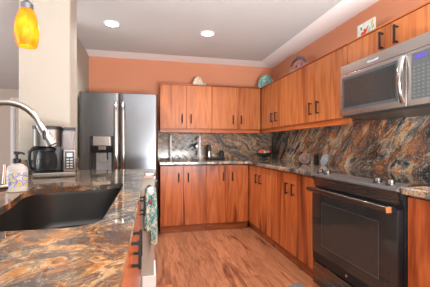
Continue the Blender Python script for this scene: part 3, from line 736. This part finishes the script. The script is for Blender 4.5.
tag(m.build('black_canister', M['blackp']), 'small black canister on the near side of the brown dish', 'canister')
m = MB(); fan = [(2.70, .9145), (2.655, .955), (2.64, 1.0), (2.65, 1.035), (2.70, 1.03), (2.76, 1.0), (2.785, .955), (2.765, .9145)]
m.prism(fan, 1.80, 1.83, 'X', .004)
tag(m.build('shell_ornament', plain('shell_grey', (.28, .28, .28), .5, var=.2)), 'pale grey fan-shaped ornament standing on the right worktop', 'ornament')

# ------------------------------------------------------------------ ornaments on the wall cabinets
zt = U1 + .005
def scallop(T, rx, rz, n, mat, name, parent=None, depth=.03):
    m = MB(T); P = []
    for i in range(37):
        a = math.pi * i / 36; k = 1 + .035 * math.cos(2 * n * a)
        P.append((math.cos(a) * rx * k, math.sin(a) * rz * k))
    fr_ = [m.v((x, 0, z)) for x, z in P]; bk = [m.v((x * .94, depth, z * .94)) for x, z in P]
    mid = [[m.v((x * s, -depth * .9 * (1 - s * s) - .004 * math.cos(2 * n * math.pi * i / 36) * s, z * s)) for i, (x, z) in enumerate(P)] for s in (.25, .6)]
    c = m.v((0, -depth * .9, 0)); loops = [mid[0], mid[1], fr_, bk]
    for i in range(36):
        m.face([c, mid[0][i], mid[0][i + 1]])
        for a, b in zip(loops, loops[1:]): m.face([a[i], b[i], b[i + 1], a[i + 1]])
    m.face(bk); m.face([c, mid[0][0], mid[1][0], fr_[0], bk[0], bk[36], fr_[36], mid[1][36], mid[0][36]])
    return m.build(name, mat, parent, 50)
tq = NT('turquoise_glaze'); n = tq.noise(tq.obj(), 28, 3, .6, .6)
tqm = tq.set(Base_Color=tq.ramp(n.outputs[0], [(.35, (.10, .30, .29)), (.5, (.22, .46, .43)), (.66, (.55, .68, .62))]), Roughness=.25)
T1 = lambda p: Vector((1.70, 4.0, zt + .005)) + Matrix.Rotation(R(-24), 3, 'Z') @ Matrix.Rotation(R(-6), 3, 'X') @ Matrix.Rotation(R(-10), 3, 'Y') @ p
T1b = lambda p: (lambda q: Vector((q.x, q.y, max(q.z, zt + .0005))))(T1(p))
tag(scallop(T1b, .125, .205, 9, tqm, 'shell_dish'), 'turquoise fan-shaped shell dish on the cabinet top in the corner', 'ornament')
# pale fish-like shell on the back cabinets
so_ = thing('shell_ornament', (.68, 4.10, zt), 'pale rounded shell ornament on top of the back wall cabinets', 'ornament')
pal = NT('pale_shell'); n = pal.noise(pal.obj(), 40, 4, .6, .8)
palm = pal.set(Base_Color=pal.ramp(n.outputs[0], [(.35, (.35, .26, .18)), (.5, (.66, .58, .44)), (.65, (.8, .76, .66))]), Roughness=.45)
T2 = lambda p: Vector((.675, 4.09, zt + .0005)) + p
scallop(T2, .078, .145, 8, palm, 'shell', so_, .03)
MB().ball((.768, 4.09, zt + .031), .03, .022, .030).build('tail', plain('tail_grey', (.36, .38, .36), .5), so_)
# mauve crested ornament
cr_ = thing('bird_ornament', (1.74, 3.12, zt), 'mauve pink crested ornament on top of the right wall cabinets', 'ornament')
mv = NT('mauve_glaze'); n = mv.noise(mv.obj(), 22, 3, .6, 1.0)
mvm = mv.set(Base_Color=mv.ramp(n.outputs[0], [(.36, (.22, .12, .14)), (.5, (.52, .22, .22)), (.64, (.62, .36, .34))]), Roughness=.4)
m = MB(); m.prism([(3.30, zt + .001), (2.93, zt + .001), (2.96, zt + .09), (3.03, zt + .15), (3.12, zt + .17), (3.19, zt + .14), (3.21, zt + .09), (3.26, zt + .05)], 1.715, 1.765, 'X', .012); m.build('figure', mvm, cr_)
m = MB(); m.tube([(1.74, 3.34, zt + .155), (1.74, 3.26, zt + .20), (1.74, 3.15, zt + .215), (1.74, 3.04, zt + .175), (1.74, 2.97, zt + .12)], [.006, .016, .02, .016, .006], 10); m.build('crest', plain('crest_grey', (.13, .11, .13), .4), cr_)
MB().ball((1.708, 3.14, zt + .10), .008, .02, .02).build('eye', plain('eye_grey', (.12, .13, .15), .3), cr_)
MB().ball((1.72, 3.28, zt + .06), .02, .035, .045).build('foot', plain('foot_grey', (.28, .30, .31), .5), cr_)
# painted tile over the microwave
tl = thing('picture_tile', (1.755, 2.05, zt), 'white tile painted with a red and green motif above the microwave cabinet', 'picture')
tx = 1.748
MB().box(tx, tx + .014, 1.952, 2.148, zt + .0005, zt + .185, .002).build('tile', plain('tile_white', (.72, .74, .70), .3), tl)
def motif(pts, name, mat, off=.0012):
    MB().prism([(1.952 + .196 * (1 - a), zt + .185 * b) for a, b in pts], tx - off, tx + .001, 'X').build(name, mat, tl)
rd = plain('motif_red', (.62, .05, .03), .5); gn = plain('motif_green', (.12, .32, .10), .5); yl = plain('motif_yellow', (.55, .55, .08), .5); lg = plain('motif_pale_green', (.33, .55, .38), .5)
motif([(.20, .52), (.30, .44), (.42, .40), (.55, .52), (.68, .78), (.60, .74), (.50, .64), (.46, .72), (.36, .68), (.40, .58), (.28, .62)], 'red_motif', rd)
motif([(.26, .52), (.36, .30), (.48, .34), (.48, .50), (.36, .56)], 'red_motif', rd, .0016)
motif([(.58, .42), (.70, .44), (.78, .62), (.74, .70), (.64, .60)], 'leaf_motif', lg)
motif([(.80, .62), (.88, .70), (.94, .92), (.90, .96), (.82, .84)], 'leaf_motif', yl)
motif([(.84, .52), (.95, .60), (.94, .74)], 'leaf_motif', gn)
motif([(.16, .86), (.24, .68), (.30, .74), (.28, .84)], 'leaf_motif', gn)
motif([(.10, .40), (.26, .30), (.34, .36), (.18, .46)], 'leaf_motif', yl)
